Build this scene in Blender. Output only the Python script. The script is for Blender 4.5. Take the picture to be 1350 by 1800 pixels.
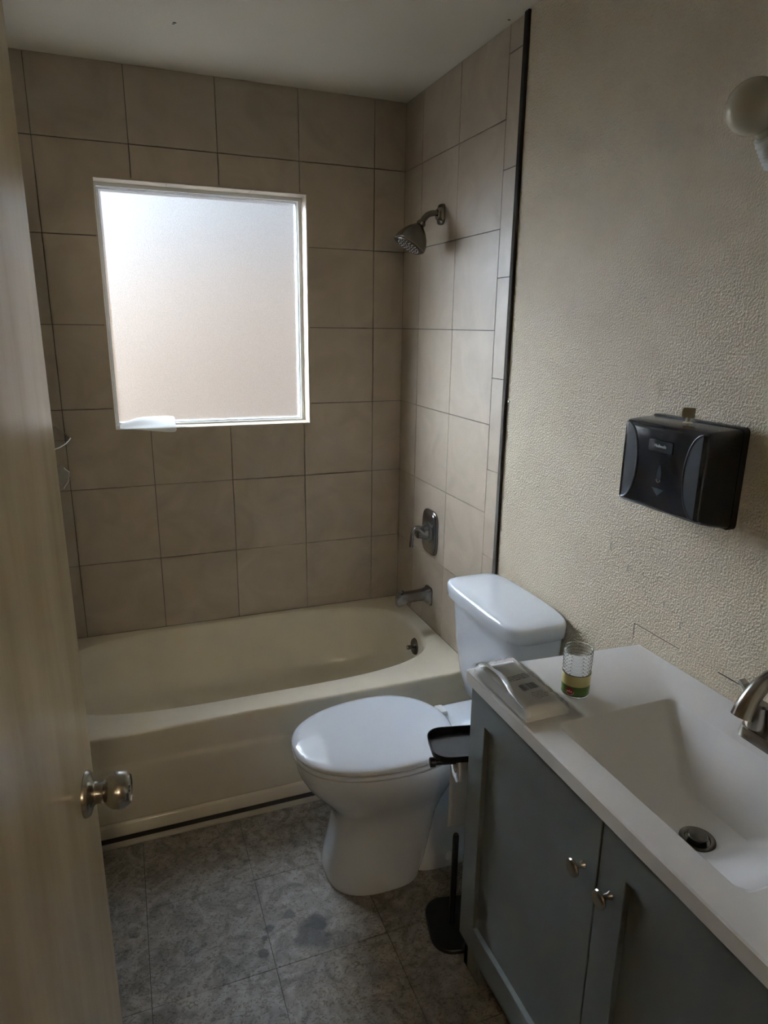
import bpy, bmesh, math, random
from mathutils import Vector, Matrix, Euler
random.seed(7)
sc = bpy.context.scene
for o in list(bpy.data.objects): bpy.data.objects.remove(o)
PI = math.pi

# ------------------------------------------------------------------ camera
cam_d = bpy.data.cameras.new('camera'); cam = bpy.data.objects.new('camera', cam_d)
sc.collection.objects.link(cam); sc.camera = cam
cam_d.sensor_fit = 'VERTICAL'; cam_d.sensor_height = 36.0
cam_d.lens = 36.0 * 1186.19 / 1800.0
cam_d.clip_start = 0.02
R = Matrix.Rotation(-0.370556, 3, 'Z') @ Matrix.Rotation(1.302248, 3, 'X') @ Matrix.Rotation(0.01338, 3, 'Z')
cam.matrix_world = Matrix.Translation((-1.14322, -2.75766, 1.59146)) @ R.to_4x4()

# ------------------------------------------------------------------ world, sun, lamps, exposure
w = bpy.data.worlds.new('sky'); sc.world = w; w.use_nodes = True
nt = w.node_tree; bg = nt.nodes['Background']
tc = nt.nodes.new('ShaderNodeTexCoord'); sx_ = nt.nodes.new('ShaderNodeSeparateXYZ'); rp = nt.nodes.new('ShaderNodeValToRGB')
nt.links.new(tc.outputs['Generated'], sx_.inputs[0]); nt.links.new(sx_.outputs[2], rp.inputs[0]); nt.links.new(rp.outputs[0], bg.inputs[0])
rp.color_ramp.elements[0].position = 0.0; rp.color_ramp.elements[0].color = (.92, .90, .88, 1)      # pale horizon haze
rp.color_ramp.elements[1].position = 0.5; rp.color_ramp.elements[1].color = (.62, .78, 1.0, 1)      # light blue higher up
bg.inputs[1].default_value = 0.44
sd = bpy.data.lights.new('sun', 'SUN'); sun = bpy.data.objects.new('sun', sd); sc.collection.objects.link(sun)
sd.energy = 128; sd.angle = math.radians(5.0); sd.color = (0.76, 0.87, 1.0)
SUN_AZ, SUN_EL = 30, 28                        # sun outside the frosted window, its rays heading into the room and to the right
sv = Vector((math.sin(math.radians(SUN_AZ))*math.cos(math.radians(SUN_EL)), -math.cos(math.radians(SUN_AZ))*math.cos(math.radians(SUN_EL)), -math.sin(math.radians(SUN_EL))))
sun.rotation_euler = sv.to_track_quat('-Z', 'Y').to_euler()
sc.view_settings.view_transform = 'Standard'; sc.view_settings.look = 'None'
sc.cycles.sample_clamp_indirect = 32.0
sc.view_settings.gamma = 1.0; sc.view_settings.exposure = 0.10
sc.view_settings.use_curve_mapping = False
# warm fill added in the unseen hallway behind the camera (lamp housing further down)
hd = bpy.data.lights.new('hall_fill_light', 'AREA'); hl = bpy.data.objects.new('hall_fill_light', hd)
sc.collection.objects.link(hl); hd.shape = 'DISK'; hd.size = 0.26; hd.energy = 7.5; hd.color = (1.0, 0.82, 0.58)
hl.location = (-1.15, -4.60, 2.0); hl.rotation_euler = (math.radians(100), 0, 0)

# ------------------------------------------------------------------ materials
def srgb(r, g, b):
    f = lambda c: (c/255/12.92) if c/255 <= .04045 else ((c/255+.055)/1.055)**2.4
    return (f(r), f(g), f(b), 1)
def mat(name, col, rough=.5, metal=0, **kw):
    m = bpy.data.materials.new(name); m.use_nodes = True
    b = m.node_tree.nodes['Principled BSDF']
    b.inputs['Base Color'].default_value = (*col[:3], 1)
    b.inputs['Roughness'].default_value = rough; b.inputs['Metallic'].default_value = metal
    for k, v in kw.items(): b.inputs[k.replace('_', ' ')].default_value = v
    return m
def nd(m, t, **kw):
    n = m.node_tree.nodes.new(t)
    for k, v in kw.items():
        if k in n.inputs: n.inputs[k].default_value = v
        else: setattr(n, k, v)
    return n
def lk(m, a, b): m.node_tree.links.new(a, b)
def coords(m, scale=(1, 1, 1)):
    tc = nd(m, 'ShaderNodeNewGeometry'); mp = nd(m, 'ShaderNodeMapping'); mp.inputs['Scale'].default_value = scale
    lk(m, tc.outputs['Position'], mp.inputs[0]); return mp.outputs[0]
def bump(m, scale, strength, dist, detail=2, vec=None, kind='noise', prev=None):
    b = m.node_tree.nodes['Principled BSDF']
    n = nd(m, 'ShaderNodeTexNoise', Scale=scale, Detail=detail) if kind == 'noise' else nd(m, 'ShaderNodeTexVoronoi', Scale=scale)
    lk(m, vec or coords(m), n.inputs['Vector'])
    bp = nd(m, 'ShaderNodeBump', Strength=strength, Distance=dist)
    lk(m, n.outputs[0], bp.inputs['Height'])
    if prev: lk(m, prev, bp.inputs['Normal'])
    lk(m, bp.outputs[0], b.inputs['Normal']); return bp.outputs[0]
def vary(m, c1, c2, scale, detail=5, lo=.35, hi=.65, rnd=0.0, vec=None, dist=0.0):
    b = m.node_tree.nodes['Principled BSDF']
    n = nd(m, 'ShaderNodeTexNoise', Scale=scale, Detail=detail, Distortion=dist); lk(m, vec or coords(m), n.inputs['Vector'])
    r = nd(m, 'ShaderNodeValToRGB'); r.color_ramp.elements[0].position = lo; r.color_ramp.elements[1].position = hi
    r.color_ramp.elements[0].color = (*c1[:3], 1); r.color_ramp.elements[1].color = (*c2[:3], 1)
    lk(m, n.outputs[0], r.inputs[0]); out = r.outputs[0]
    if rnd:
        oi = nd(m, 'ShaderNodeObjectInfo'); mr = nd(m, 'ShaderNodeMapRange'); mr.inputs[3].default_value = 1-rnd; mr.inputs[4].default_value = 1+rnd
        lk(m, oi.outputs['Random'], mr.inputs[0])
        mx = nd(m, 'ShaderNodeVectorMath', operation='SCALE'); lk(m, out, mx.inputs[0]); lk(m, mr.outputs[0], mx.inputs['Scale']); out = mx.outputs[0]
    lk(m, out, b.inputs['Base Color']); return out

M = {}
m = M['paint'] = mat('cream_wall_paint', (.62, .55, .42), .38)
vary(m, (.68, .57, .41), (.76, .65, .48), 3.0)
nv = bump(m, 80, .35, .004, 2)
bump(m, 210, .95, .0065, 3, prev=nv)
b_ = m.node_tree.nodes['Principled BSDF']; src = b_.inputs['Base Color'].links[0].from_socket      # a faint brown smudge above the dispenser
g = nd(m, 'ShaderNodeNewGeometry'); mp_ = nd(m, 'ShaderNodeMapping', vector_type='TEXTURE'); mp_.inputs['Location'].default_value = (0, -1.537, 1.463); mp_.inputs['Scale'].default_value = (1, .55, 1.2)
lk(m, g.outputs['Position'], mp_.inputs[0]); d = nd(m, 'ShaderNodeVectorMath', operation='LENGTH'); lk(m, mp_.outputs[0], d.inputs[0])
nn = nd(m, 'ShaderNodeTexNoise', Scale=60.0, Detail=4.0); lk(m, g.outputs['Position'], nn.inputs['Vector'])
ad = nd(m, 'ShaderNodeMath', operation='MULTIPLY_ADD'); ad.inputs[1].default_value = .03; lk(m, nn.outputs[0], ad.inputs[0]); lk(m, d.outputs['Value'], ad.inputs[2])
mr = nd(m, 'ShaderNodeMapRange'); mr.inputs[1].default_value = .018; mr.inputs[2].default_value = .045; mr.inputs[3].default_value = .45; mr.inputs[4].default_value = 0
lk(m, ad.outputs[0], mr.inputs[0]); mx = nd(m, 'ShaderNodeMix', data_type='RGBA'); lk(m, mr.outputs[0], mx.inputs[0]); lk(m, src, mx.inputs[6]); mx.inputs[7].default_value = (.40, .30, .17, 1)
lk(m, mx.outputs[2], b_.inputs['Base Color'])
m = M['ceil'] = mat('ceiling_paint', (.62, .58, .49), .32)
vary(m, (.74, .67, .56), (.80, .73, .62), 2.0); bump(m, 120, .3, .002, 3)
m = M['tile'] = mat('greige_wall_tile', (.42, .37, .31), .36)
vary(m, (.40, .33, .25), (.50, .42, .325), 5.5, 6, .3, .72, .04, dist=1.2); bump(m, 90, .08, .001, 4)
M['grout'] = mat('grout', (.16, .14, .12), .9)
m = M['floor'] = mat('mottled_vinyl_tile', (.2, .19, .17), .34)
b_ = m.node_tree.nodes['Principled BSDF']
vary(m, (.17, .15, .125), (.38, .345, .30), 13, 10, .33, .70, .05, dist=2.0)
src = b_.inputs['Base Color'].links[0].from_socket
n2 = nd(m, 'ShaderNodeTexNoise', Scale=75.0, Detail=7.0, Distortion=1.8); lk(m, coords(m, (1, 1.3, 1)), n2.inputs['Vector'])
r2 = nd(m, 'ShaderNodeValToRGB'); r2.color_ramp.elements[0].position = .36; r2.color_ramp.elements[1].position = .50
r2.color_ramp.elements[0].color = (.42, .38, .32, 1); r2.color_ramp.elements[1].color = (1, 1, 1, 1); lk(m, n2.outputs[0], r2.inputs[0])
mx = nd(m, 'ShaderNodeMix', data_type='RGBA', blend_type='MULTIPLY'); mx.inputs[0].default_value = .85
lk(m, src, mx.inputs[6]); lk(m, r2.outputs[0], mx.inputs[7]); cur = mx.outputs[2]
# dark worn stains at fixed places on the floor
for (sx, sy, sr) in ((-.782, -1.328, .045), (-.917, -1.342, .016), (-.826, -1.247, .016), (-.888, -1.275, .014), (-.76, -1.30, .03), (-.905, -1.30, .008)):
    g = nd(m, 'ShaderNodeNewGeometry'); d = nd(m, 'ShaderNodeVectorMath', operation='DISTANCE'); d.inputs[1].default_value = (sx, sy, 0)
    nn = nd(m, 'ShaderNodeTexNoise', Scale=26.0, Detail=5.0); lk(m, g.outputs[0], nn.inputs['Vector'])
    lk(m, g.outputs[0], d.inputs[0])
    ad = nd(m, 'ShaderNodeMath', operation='MULTIPLY_ADD'); ad.inputs[1].default_value = sr*2.0; lk(m, nn.outputs[0], ad.inputs[0]); lk(m, d.outputs['Value'], ad.inputs[2])
    mr = nd(m, 'ShaderNodeMapRange'); mr.inputs[1].default_value = sr*1.75; mr.inputs[2].default_value = sr*2.2; mr.inputs[3].default_value = .38; mr.inputs[4].default_value = 1
    lk(m, ad.outputs[0], mr.inputs[0])
    mm = nd(m, 'ShaderNodeVectorMath', operation='SCALE'); lk(m, cur, mm.inputs[0]); lk(m, mr.outputs[0], mm.inputs['Scale']); cur = mm.outputs[0]
lk(m, cur, b_.inputs['Base Color'])
bump(m, 70, .35, .0015, 8)
m = M['tub'] = mat('almond_enamel', (.70, .63, .50), .17, Coat_Weight=.2)
vary(m, (.76, .68, .53), (.84, .76, .61), 3.0, 4)
M['porcelain'] = mat('white_porcelain', (.76, .80, .86), .08, Coat_Weight=.5)
M['seat'] = mat('white_seat_plastic', (.76, .80, .86), .05, Coat_Weight=.4, Coat_Roughness=.03)
m = M['top'] = mat('cultured_marble', (.76, .70, .62), .16)
vary(m, (.80, .78, .76), (.86, .84, .82), 4.0)
m = M['cab'] = mat('grey_green_cabinet', (.15, .17, .165), .42)
vary(m, (.140, .150, .145), (.168, .180, .174), 4.0); bump(m, 260, .08, .0006, 2)
M['cabin'] = mat('cabinet_inside', (.05, .05, .05), .8)
m = M['nickel'] = mat('brushed_nickel', (.27, .245, .21), .27, 1.0)
m = M['darknickel'] = mat('dark_nickel', (.20, .19, .18), .26, 1.0)
M['satin'] = mat('satin_chrome', (.50, .47, .41), .22, 1.0)
M['chrome'] = mat('chrome', (.75, .75, .75), .08, 1.0)
M['bronze'] = mat('dark_drain_metal', (.10, .09, .075), .25, 1.0)
M['black'] = mat('black_powder_coat', (.006, .006, .007), .32)
M['bplastic'] = mat('black_plastic', (.012, .013, .016), .26)
M['bplastic2'] = mat('black_plastic_inset', (.03, .033, .038), .34)
M['smoke'] = mat('smoky_black_plastic', (.008, .009, .012), .14)
M['keyplastic'] = mat('ivory_plastic', (.62, .55, .38), .35, Transmission_Weight=.2)
M['white'] = mat('white_paper', (.88, .88, .87), .8)
M['tissue'] = mat('tissue_paper', (.74, .74, .74), .95)
M['ink'] = mat('black_ink', (.03, .03, .03), .6)
M['inkpale'] = mat('grey_ink', (.42, .40, .40), .6)
M['alu'] = mat('window_frame_vinyl', (.72, .72, .70), .35)
M['trimdark'] = mat('dark_edge_trim', (.05, .042, .034), .9, Specular_IOR_Level=.15)
M['quarter'] = mat('beige_floor_trim', (.40, .36, .28), .3)
m = M['door'] = mat('cream_gloss_door_paint', (.50, .44, .32), .22)
vary(m, (.52, .42, .27), (.66, .55, .38), 5.0, 8, .3, .7, vec=coords(m, (3, 3, .5)))
bump(m, 60, .25, .0012, 5, vec=coords(m, (1, 1, .08)))
M['cream_label'] = mat('cream_label', (.62, .55, .25), .4)
M['green_label'] = mat('green_label', (.10, .17, .04), .4)
M['red_label'] = mat('red_logo', (.35, .02, .03), .4)
M['inkwhite'] = mat('white_ink', (.85, .85, .85), .5)
M['darkline'] = mat('dark_seam', (.05, .045, .04), .9)
M['plaster'] = mat('old_caulk_plaster', (.60, .55, .46), .7); bump(M['plaster'], 160, .6, .004, 4)
M['stain'] = mat('brown_wall_stain', (.60, .49, .33), .5); bump(M['stain'], 170, .9, .006, 3)
def clear(name, rough, col=(1, 1, 1), ior=1.45, w=1.0):
    m = mat(name, col, rough, Transmission_Weight=w, IOR=ior); return m
M['clear'] = clear('clear_plastic', .03, (.97, .98, .98), 1.35)
m = M['film'] = bpy.data.materials.new('clear_wrapping_film'); m.use_nodes = True
nt_ = m.node_tree; b_ = nt_.nodes['Principled BSDF']; nt_.nodes.remove(b_)
tr = nd(m, 'ShaderNodeBsdfTransparent'); gl = nd(m, 'ShaderNodeBsdfGlossy', Roughness=.08); ms = nd(m, 'ShaderNodeMixShader')
fr = nd(m, 'ShaderNodeFresnel', IOR=1.28); nz = nd(m, 'ShaderNodeTexNoise', Scale=38.0, Detail=4.0, Distortion=1.0); lk(m, coords(m), nz.inputs['Vector'])
bp = nd(m, 'ShaderNodeBump', Strength=.5, Distance=.003); lk(m, nz.outputs[0], bp.inputs['Height'])
lk(m, bp.outputs[0], gl.inputs['Normal']); lk(m, bp.outputs[0], fr.inputs['Normal'])
lk(m, fr.outputs[0], ms.inputs[0]); lk(m, tr.outputs[0], ms.inputs[1]); lk(m, gl.outputs[0], ms.inputs[2])
lk(m, ms.outputs[0], nt_.nodes['Material Output'].inputs[0])
m = M['frost'] = clear('frosted_obscure_glass', .36, (.93, .95, .96), 1.45)
bump(m, 230, .35, .0012, 2, kind='noise')
M['bulb'] = mat('unlit_bulb_glass', (.46, .42, .33), .07, IOR=1.6, Coat_Weight=.6)
M['fold'] = mat('glossy_film_fold', (.80, .84, .88), .12, Alpha=.65); M['edgefilm'] = mat('glossy_film_edge', (.75, .78, .80), .10, Alpha=.30)
M['clearedge'] = mat('ground_plastic_edge', (.75, .75, .73), .4)
b_ = m.node_tree.nodes['Principled BSDF']; ng = nd(m, 'ShaderNodeTexNoise', Scale=260.0, Detail=2.0); lk(m, coords(m), ng.inputs['Vector'])
rg = nd(m, 'ShaderNodeValToRGB'); rg.color_ramp.elements[0].position = .38; rg.color_ramp.elements[1].position = .6
rg.color_ramp.elements[0].color = (.80, .82, .83, 1); rg.color_ramp.elements[1].color = (1, 1, 1, 1); lk(m, ng.outputs[0], rg.inputs[0]); lk(m, rg.outputs[0], b_.inputs['Base Color'])
m = M['stucco'] = mat('added_peach_wall', (.85, .68, .54), .9); bump(m, 40, .4, .01, 5)
M['yard'] = mat('sandy_yard', (.13, .085, .06), .95)

# ------------------------------------------------------------------ helpers
C = sc.collection
def link(name, me, parent=None):
    o = bpy.data.objects.new(name, me); C.objects.link(o)
    if parent is not None: o.parent = parent
    return o
def sharp(bm, ang=35):
    bm.normal_update()
    for f in bm.faces: f.smooth = True
    for e in bm.edges:
        if len(e.link_faces) == 2 and e.calc_face_angle(0) > math.radians(ang): e.smooth = False
def obj(name, bm, m, parent=None, smooth=False, bevel=0, seg=2, origin=None, label=None, recalc=True, ang=35, sub=0):
    if recalc: bmesh.ops.recalc_face_normals(bm, faces=bm.faces)
    if smooth: sharp(bm, ang)
    if origin is not None: bmesh.ops.translate(bm, verts=bm.verts, vec=-Vector(origin))
    me = bpy.data.meshes.new(name); bm.to_mesh(me); bm.free()
    ml = m if isinstance(m, (list, tuple)) else [m]
    for x in ml: me.materials.append(x)
    o = link(name, me, parent)
    if origin is not None: o.location = origin
    if bevel:
        b = o.modifiers.new('bevel', 'BEVEL'); b.width = bevel; b.segments = seg; b.limit_method = 'ANGLE'; b.angle_limit = math.radians(40)
    if sub:
        s = o.modifiers.new('sub', 'SUBSURF'); s.levels = sub; s.render_levels = sub
    if label: o['label'] = label
    return o
def thing(name, label, cat, loc=(0, 0, 0), group=None):
    o = bpy.data.objects.new(name, None); C.objects.link(o); o.location = loc; o.empty_display_size = .05
    o['label'] = label; o['category'] = cat
    if group: o['group'] = group
    return o
def adopt(root, *objs):          # children were built in world coordinates; keep them there
    for o in objs:
        o.parent = root; o.location = o.location - root.location
def tag(o, label, cat): o['label'] = label; o['category'] = cat; return o
def box(bm, x0, x1, y0, y1, z0, z1):
    v = [bm.verts.new(p) for p in ((x0, y0, z0), (x1, y0, z0), (x1, y1, z0), (x0, y1, z0), (x0, y0, z1), (x1, y0, z1), (x1, y1, z1), (x0, y1, z1))]
    for f in ((3, 2, 1, 0), (4, 5, 6, 7), (0, 1, 5, 4), (1, 2, 6, 5), (2, 3, 7, 6), (3, 0, 4, 7)): bm.faces.new([v[i] for i in f])
    return v
def boxes(*bs):
    bm = bmesh.new()
    for b in bs: box(bm, *b)
    return bm
def rings(bm, rs, cap0=True, cap1=True, closed=True):
    vs = [[bm.verts.new(p) for p in r] for r in rs]
    n = len(rs[0])
    for a, b in zip(vs, vs[1:]):
        for i in range(n if closed else n-1):
            j = (i+1) % n; bm.faces.new((a[i], a[j], b[j], b[i]))
    if cap0: bm.faces.new(list(reversed(vs[0])))
    if cap1: bm.faces.new(vs[-1])
    return vs
def frame_axis(d):
    d = Vector(d).normalized(); up = Vector((0, 0, 1)) if abs(d.z) < .9 else Vector((1, 0, 0))
    a = d.cross(up).normalized(); b = d.cross(a).normalized(); return d, a, b
def lathe(bm, o, d, prof, n=32, cap0=True, cap1=True):
    o = Vector(o); d, a, b = frame_axis(d)
    return rings(bm, [[o + d*h + (a*math.cos(2*PI*i/n) + b*math.sin(2*PI*i/n))*r for i in range(n)] for h, r in prof], cap0, cap1)
def tube(bm, pts, rad, n=16, sy=1.0):
    pts = [Vector(p) for p in pts]; rr = rad if isinstance(rad, (list, tuple)) else [rad]*len(pts)
    out = []; pa = None
    for i, p in enumerate(pts):
        d = (pts[min(i+1, len(pts)-1)] - pts[max(i-1, 0)]).normalized()
        if pa is None: _, a, b = frame_axis(d)
        else: a = (pa - d*pa.dot(d)).normalized(); b = d.cross(a)
        pa = a
        r = rr[i]; ra, rb = (r if isinstance(r, tuple) else (r, r*sy))
        out.append([p + a*math.cos(2*PI*k/n)*ra + b*math.sin(2*PI*k/n)*rb for k in range(n)])
    return rings(bm, out)
def catmull(P, n=8):
    P = [Vector(p) for p in P]; out = []
    for i in range(len(P)-1):
        p0, p1, p2, p3 = P[max(i-1, 0)], P[i], P[i+1], P[min(i+2, len(P)-1)]
        for k in range(n):
            t = k/n; out.append(.5*((2*p1) + (p2-p0)*t + (2*p0-5*p1+4*p2-p3)*t*t + (3*p1-p0-3*p2+p3)*t**3))
    out.append(P[-1]); return out
def rrect(cx, cy, hx, hy, r, n=6, z=0.0):
    out = []
    for (sx, sy, a0) in ((1, 1, 0), (-1, 1, 90), (-1, -1, 180), (1, -1, 270)):
        for k in range(n+1):
            a = math.radians(a0 + 90*k/n); out.append(Vector((cx + sx*(hx-r) + r*math.cos(a), cy + sy*(hy-r) + r*math.sin(a), z)))
    return out
def spow(c, e): return math.copysign(abs(c)**e, c)
def selli(cx, cy, ax, ay, n, z, N=64, af=None):       # superellipse; af = other half length towards -x
    out = []
    for i in range(N):
        t = 2*PI*i/N; c, s = math.cos(t), math.sin(t)
        a = ax if c > 0 or af is None else af
        out.append(Vector((cx + a*spow(c, 2/n), cy + ay*spow(s, 2/n), z)))
    return out
def text(name, s, size, m, parent, mw, depth=.0003, align='CENTER', shear=0):
    cu = bpy.data.curves.new(name, 'FONT'); cu.body = s; cu.size = size; cu.extrude = depth; cu.align_x = align; cu.align_y = 'CENTER'; cu.shear = shear
    t = bpy.data.objects.new('tmp', cu); C.objects.link(t)
    dg = bpy.context.evaluated_depsgraph_get(); me = bpy.data.meshes.new_from_object(t.evaluated_get(dg))
    bpy.data.objects.remove(t); me.name = name; me.materials.clear(); me.materials.append(m)
    me.transform(mw)
    o = link(name, me, None)
    if parent is not None: adopt(parent, o)
    return o

H = 2.44; ZB = .3625; S = .305; G = .0016; XL = -1.524
XJ = [-.1317 - S*i for i in range(5)]
YJ = [-.1687, -.4737, -.7787]
TILE_END = -.862
# ------------------------------------------------------------------ setting
WX0, WX1, WZ0, WZ1 = -1.172, -.411, 1.197, 2.078
def struct(name, bm, m, label=None):
    o = obj(name, bm, m); o['kind'] = 'structure'; o['label'] = label or name; return o
T = .009
wall_back = struct('wall_back', boxes((XL-.1, WX0-.006, T, .145, 0, H), (WX1+.006, .1, T, .145, 0, H), (WX0-.006, WX1+.006, T, .145, 0, WZ0-.006), (WX0-.006, WX1+.006, T, .145, WZ1+.006, H)), M['grout'], 'back wall tiled in large greige squares around the frosted window')
wall_right = struct('wall_right', boxes((0, .12, -2.5, TILE_END-.0235, 0, H), (.006, .12, TILE_END-.0235, .009, 0, H)), [M['paint'], M['grout']], 'right wall, cream orange-peel paint with tiled shower end')
for p in wall_right.data.polygons:
    if p.index >= 6: p.material_index = 1
wall_left = struct('wall_left', boxes((XL-.12, XL, -2.5, .009, 0, H)), M['paint'], 'left wall behind the open door')
DX0, DX1 = -1.372, -.58
wall_front = struct('wall_front', boxes((XL-.12, DX0, -2.62, -2.5, 0, H), (DX1, .12, -2.62, -2.5, 0, H), (DX0, DX1, -2.62, -2.5, 2.06, H)), M['paint'], 'front wall with the doorway the picture is taken through')
ceiling = struct('ceiling', boxes((XL-.12, .12, -2.62, .2, H, H+.15)), M['ceil'], 'off-white lightly textured ceiling')
floor = struct('floor', boxes((XL-.12, .12, -2.62, .2, -.12, -.003)), M['darkline'], 'floor of mottled grey brown vinyl squares')
# hallway shell behind the camera
hall = struct('wall_hallway', boxes((-2.6, -2.5, -4.7, -2.62, 0, H), (.9, 1.0, -4.7, -2.62, 0, H), (-2.6, 1.0, -4.8, -4.7, 0, H), (-2.6, XL-.12, -2.62, -2.5, 0, H), (.12, 1.0, -2.62, -2.5, 0, H)), M['paint'], 'hallway walls behind the viewer')
struct('ceiling_hallway', boxes((-2.6, 1.0, -4.8, -2.62, H, H+.15)), M['ceil'], 'hallway ceiling behind the viewer')
struct('floor_hallway', boxes((-2.6, 1.0, -4.8, -2.62, -.12, 0)), M['floor'], 'hallway floor behind the viewer')

# wall tiles: each its own piece, cut round the window opening
def tile_boxes(x0, x1, z0, z1):
    if x1 <= WX0 or x0 >= WX1 or z1 <= WZ0 or z0 >= WZ1: return [(x0, x1, z0, z1)]
    out = []
    if z0 < WZ0: out.append((x0, x1, z0, WZ0))
    if z1 > WZ1: out.append((x0, x1, WZ1, z1))
    a, b = max(z0, WZ0), min(z1, WZ1)
    if x0 < WX0: out.append((x0, WX0, a, b))
    if x1 > WX1: out.append((WX1, x1, a, b))
    return out
zj = [ZB + S*j for j in range(7)] + [H]
xs = [0.0] + XJ + [XL]
for i in range(len(xs)-1):
    for j in range(len(zj)-1):
        bs = tile_boxes(xs[i+1]+G, xs[i]-G if i else -.0005, zj[j]+G, zj[j+1]-G)
        if not bs: continue
        bm = bmesh.new(); pr = random.uniform(0, .0007)
        for (a, b, c, d) in bs: box(bm, a, b, pr, T, c, d)
        o = obj('tile', bm, M['tile'], wall_back)
ys = [.0] + YJ
for i in range(len(ys)-1):
    for j in range(len(zj)-1):
        pr = random.uniform(0, .0007)
        obj('tile', boxes((pr, .0065, ys[i+1]+G, ys[i]-G if i else 0-.0005, zj[j]+G, zj[j+1]-G)), M['tile'], wall_right)
bz = [.0, .21, .515, .823, 1.126, 1.432, 1.743, 2.053, 2.363, H]
for j in range(len(bz)-1):
    obj('tile', boxes((.0003, .0065, TILE_END, YJ[2]-G, bz[j]+G, bz[j+1]-G)), M['tile'], wall_right)
obj('tile', boxes((.0003, .0065, YJ[2]+G, -.762, .0, ZB-G)), M['tile'], wall_right)
tr = struct('trim_1', boxes((-.009, .006, TILE_END-.0235, TILE_END-.0015, 0, H)), M['trimdark'], 'dark edge strip where the shower tile meets the painted wall')
tr.modifiers.new('b', 'BEVEL').width = .003

# floor tiles
fx = [-1.524, -1.501, -1.197, -.894, -.589, -.285, -.0005]; fy = [-.812, -1.093, -1.398, -1.703, -2.008, -2.313, -2.5]
for i in range(len(fx)-1):
    for j in range(len(fy)-1):
        obj('tile', boxes((fx[i]+.0009, fx[i+1]-.0009, fy[j+1]+.0009, fy[j]-.0009, -.0028, random.uniform(0, .0003))), M['floor'], floor)
# beige quarter round along the tub apron, with its lead end on the floor
bm = bmesh.new(); prof = [(-.803, -.0025), (-.820, -.0025)] + [(-.806-.014*math.cos(a), -.0025+.0145*math.sin(a)) for a in [PI/2*k/6 for k in range(1, 7)]]
rings(bm, [[Vector((x, y, z)) for y, z in prof] for x in (XL+.001, -.20)])
struct('trim_2', bm, M['quarter'], 'beige quarter-round strip on the floor along the tub')
sharp_ = None
# marks on ceiling and wall
def decal(name, c, n, pts, m, parent, label=None, th=.0004):
    # thin irregular patch on an axis plane n in 'x','z'
    bm = bmesh.new(); lo = []; hi = []
    for (u, v) in pts:
        if n == 'x': lo.append(Vector((c, u, v))); hi.append(Vector((c-th, u, v)))
        else: lo.append(Vector((u, v, c))); hi.append(Vector((u, v, c-th)))
    rings(bm, [lo, hi]); return obj(name, bm, m, parent, label=label)
for (u, v, r) in ((-.906, -.402, .006), (-.909, -.392, .004), (-.019, -.799, .005)):
    decal('hole', H+.0001, 'z', [(u+r*math.cos(a*PI/3), v+r*.8*math.sin(a*PI/3)) for a in range(6)], M['darkline'], ceiling)
# outline left by a removed backsplash
for bx in ((-.0006, 0.0001, -1.6905, -1.544, .8880, .8895), (-.0006, .0001, -1.5452, -1.5438, .845, .8895), (-.0010, .0001, -1.872, -1.803, .8862, .8885)):
    obj('seam', boxes(bx), M['darkline'], wall_right)
obj('seam', boxes((-.0006, .0001, -1.553, -1.552, 1.018, 1.026), (-.0006, .0001, -1.575, -1.553, 1.0175, 1.0185)), M['darkline'], wall_right)
bm = bmesh.new()
for k in range(26):
    y = -1.70 - .10*k/25 + random.uniform(-.003, .003); z = .888 + random.uniform(-.006, .003)
    r = random.uniform(.0012, .003)
    lathe(bm, (.0005, y, z), (-1, 0, 0), [(0, r), (.0012, r*.8), (.002, r*.3)], 6)
obj('crust', bm, M['plaster'], wall_right, smooth=True)['kind'] = 'stuff'
bm = bmesh.new()
for (y, z, h) in ((-1.50, 1.03, .02), (-1.63, .985, .014), (-1.685, .955, .018), (-1.715, .94, .012), (-1.43, 1.065, .02)):
    tube(bm, [(0, y, z), (-.0015, y-.001, z-h/2), (0, y-.001, z-h)], .0022, 6)
obj('crust', bm, M['plaster'], wall_right, smooth=True)['kind'] = 'stuff'
bm = bmesh.new(); lathe(bm, (.001, -.902, 1.368), (-1, 0, 0), [(0, .0015), (.007, .0015), (.007, .0045), (.009, .0035)], 12)
tag(obj('nail', bm, M['satin'], smooth=True), 'small metal nail in the painted wall beside the dark tile edge', 'nail')

# ------------------------------------------------------------------ window
win = thing('window_1', 'frosted square window in a tiled reveal above the tub', 'window', (-.79, .1, WZ0)); win['kind'] = 'structure'
del win['category']
RD = .085
def part(root, name, bm, m, **kw):
    o = obj(name, bm, m, None, **kw); adopt(root, o); return o
def px(a, b, lo, hi, js):
    js = [lo] + [j for j in js if lo < j < hi] + [hi]
    return [(js[k]+(.0007 if k else 0), js[k+1]-(.0007 if k < len(js)-2 else 0)) for k in range(len(js)-1)]
for a, b in px(0, 0, WX0, WX1, (-.925, -.62)):
    part(win, 'tile', boxes((a, b, 0, RD, WZ1, WZ1+.006)), M['tile'])
    part(win, 'tile', boxes((a, b, 0, RD, WZ0-.006, WZ0)), M['tile'])
for a, b in px(0, 0, WZ0, WZ1, (1.472, 1.777)):
    part(win, 'tile', boxes((WX1, WX1+.006, 0, RD, a, b)), M['tile'])
    part(win, 'tile', boxes((WX0-.006, WX0, 0, RD, a, b)), M['tile'])
def ringframe(x0, x1, z0, z1, w_, y0, y1):
    return boxes((x0, x1, y0, y1, z0, z0+w_), (x0, x1, y0, y1, z1-w_, z1), (x0, x0+w_, y0, y1, z0+w_, z1-w_), (x1-w_, x1, y0, y1, z0+w_, z1-w_))
part(win, 'window_frame', ringframe(WX0-.012, WX1+.006, WZ0-.012, WZ1+.006, .019, RD, RD+.05), M['alu'])
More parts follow.
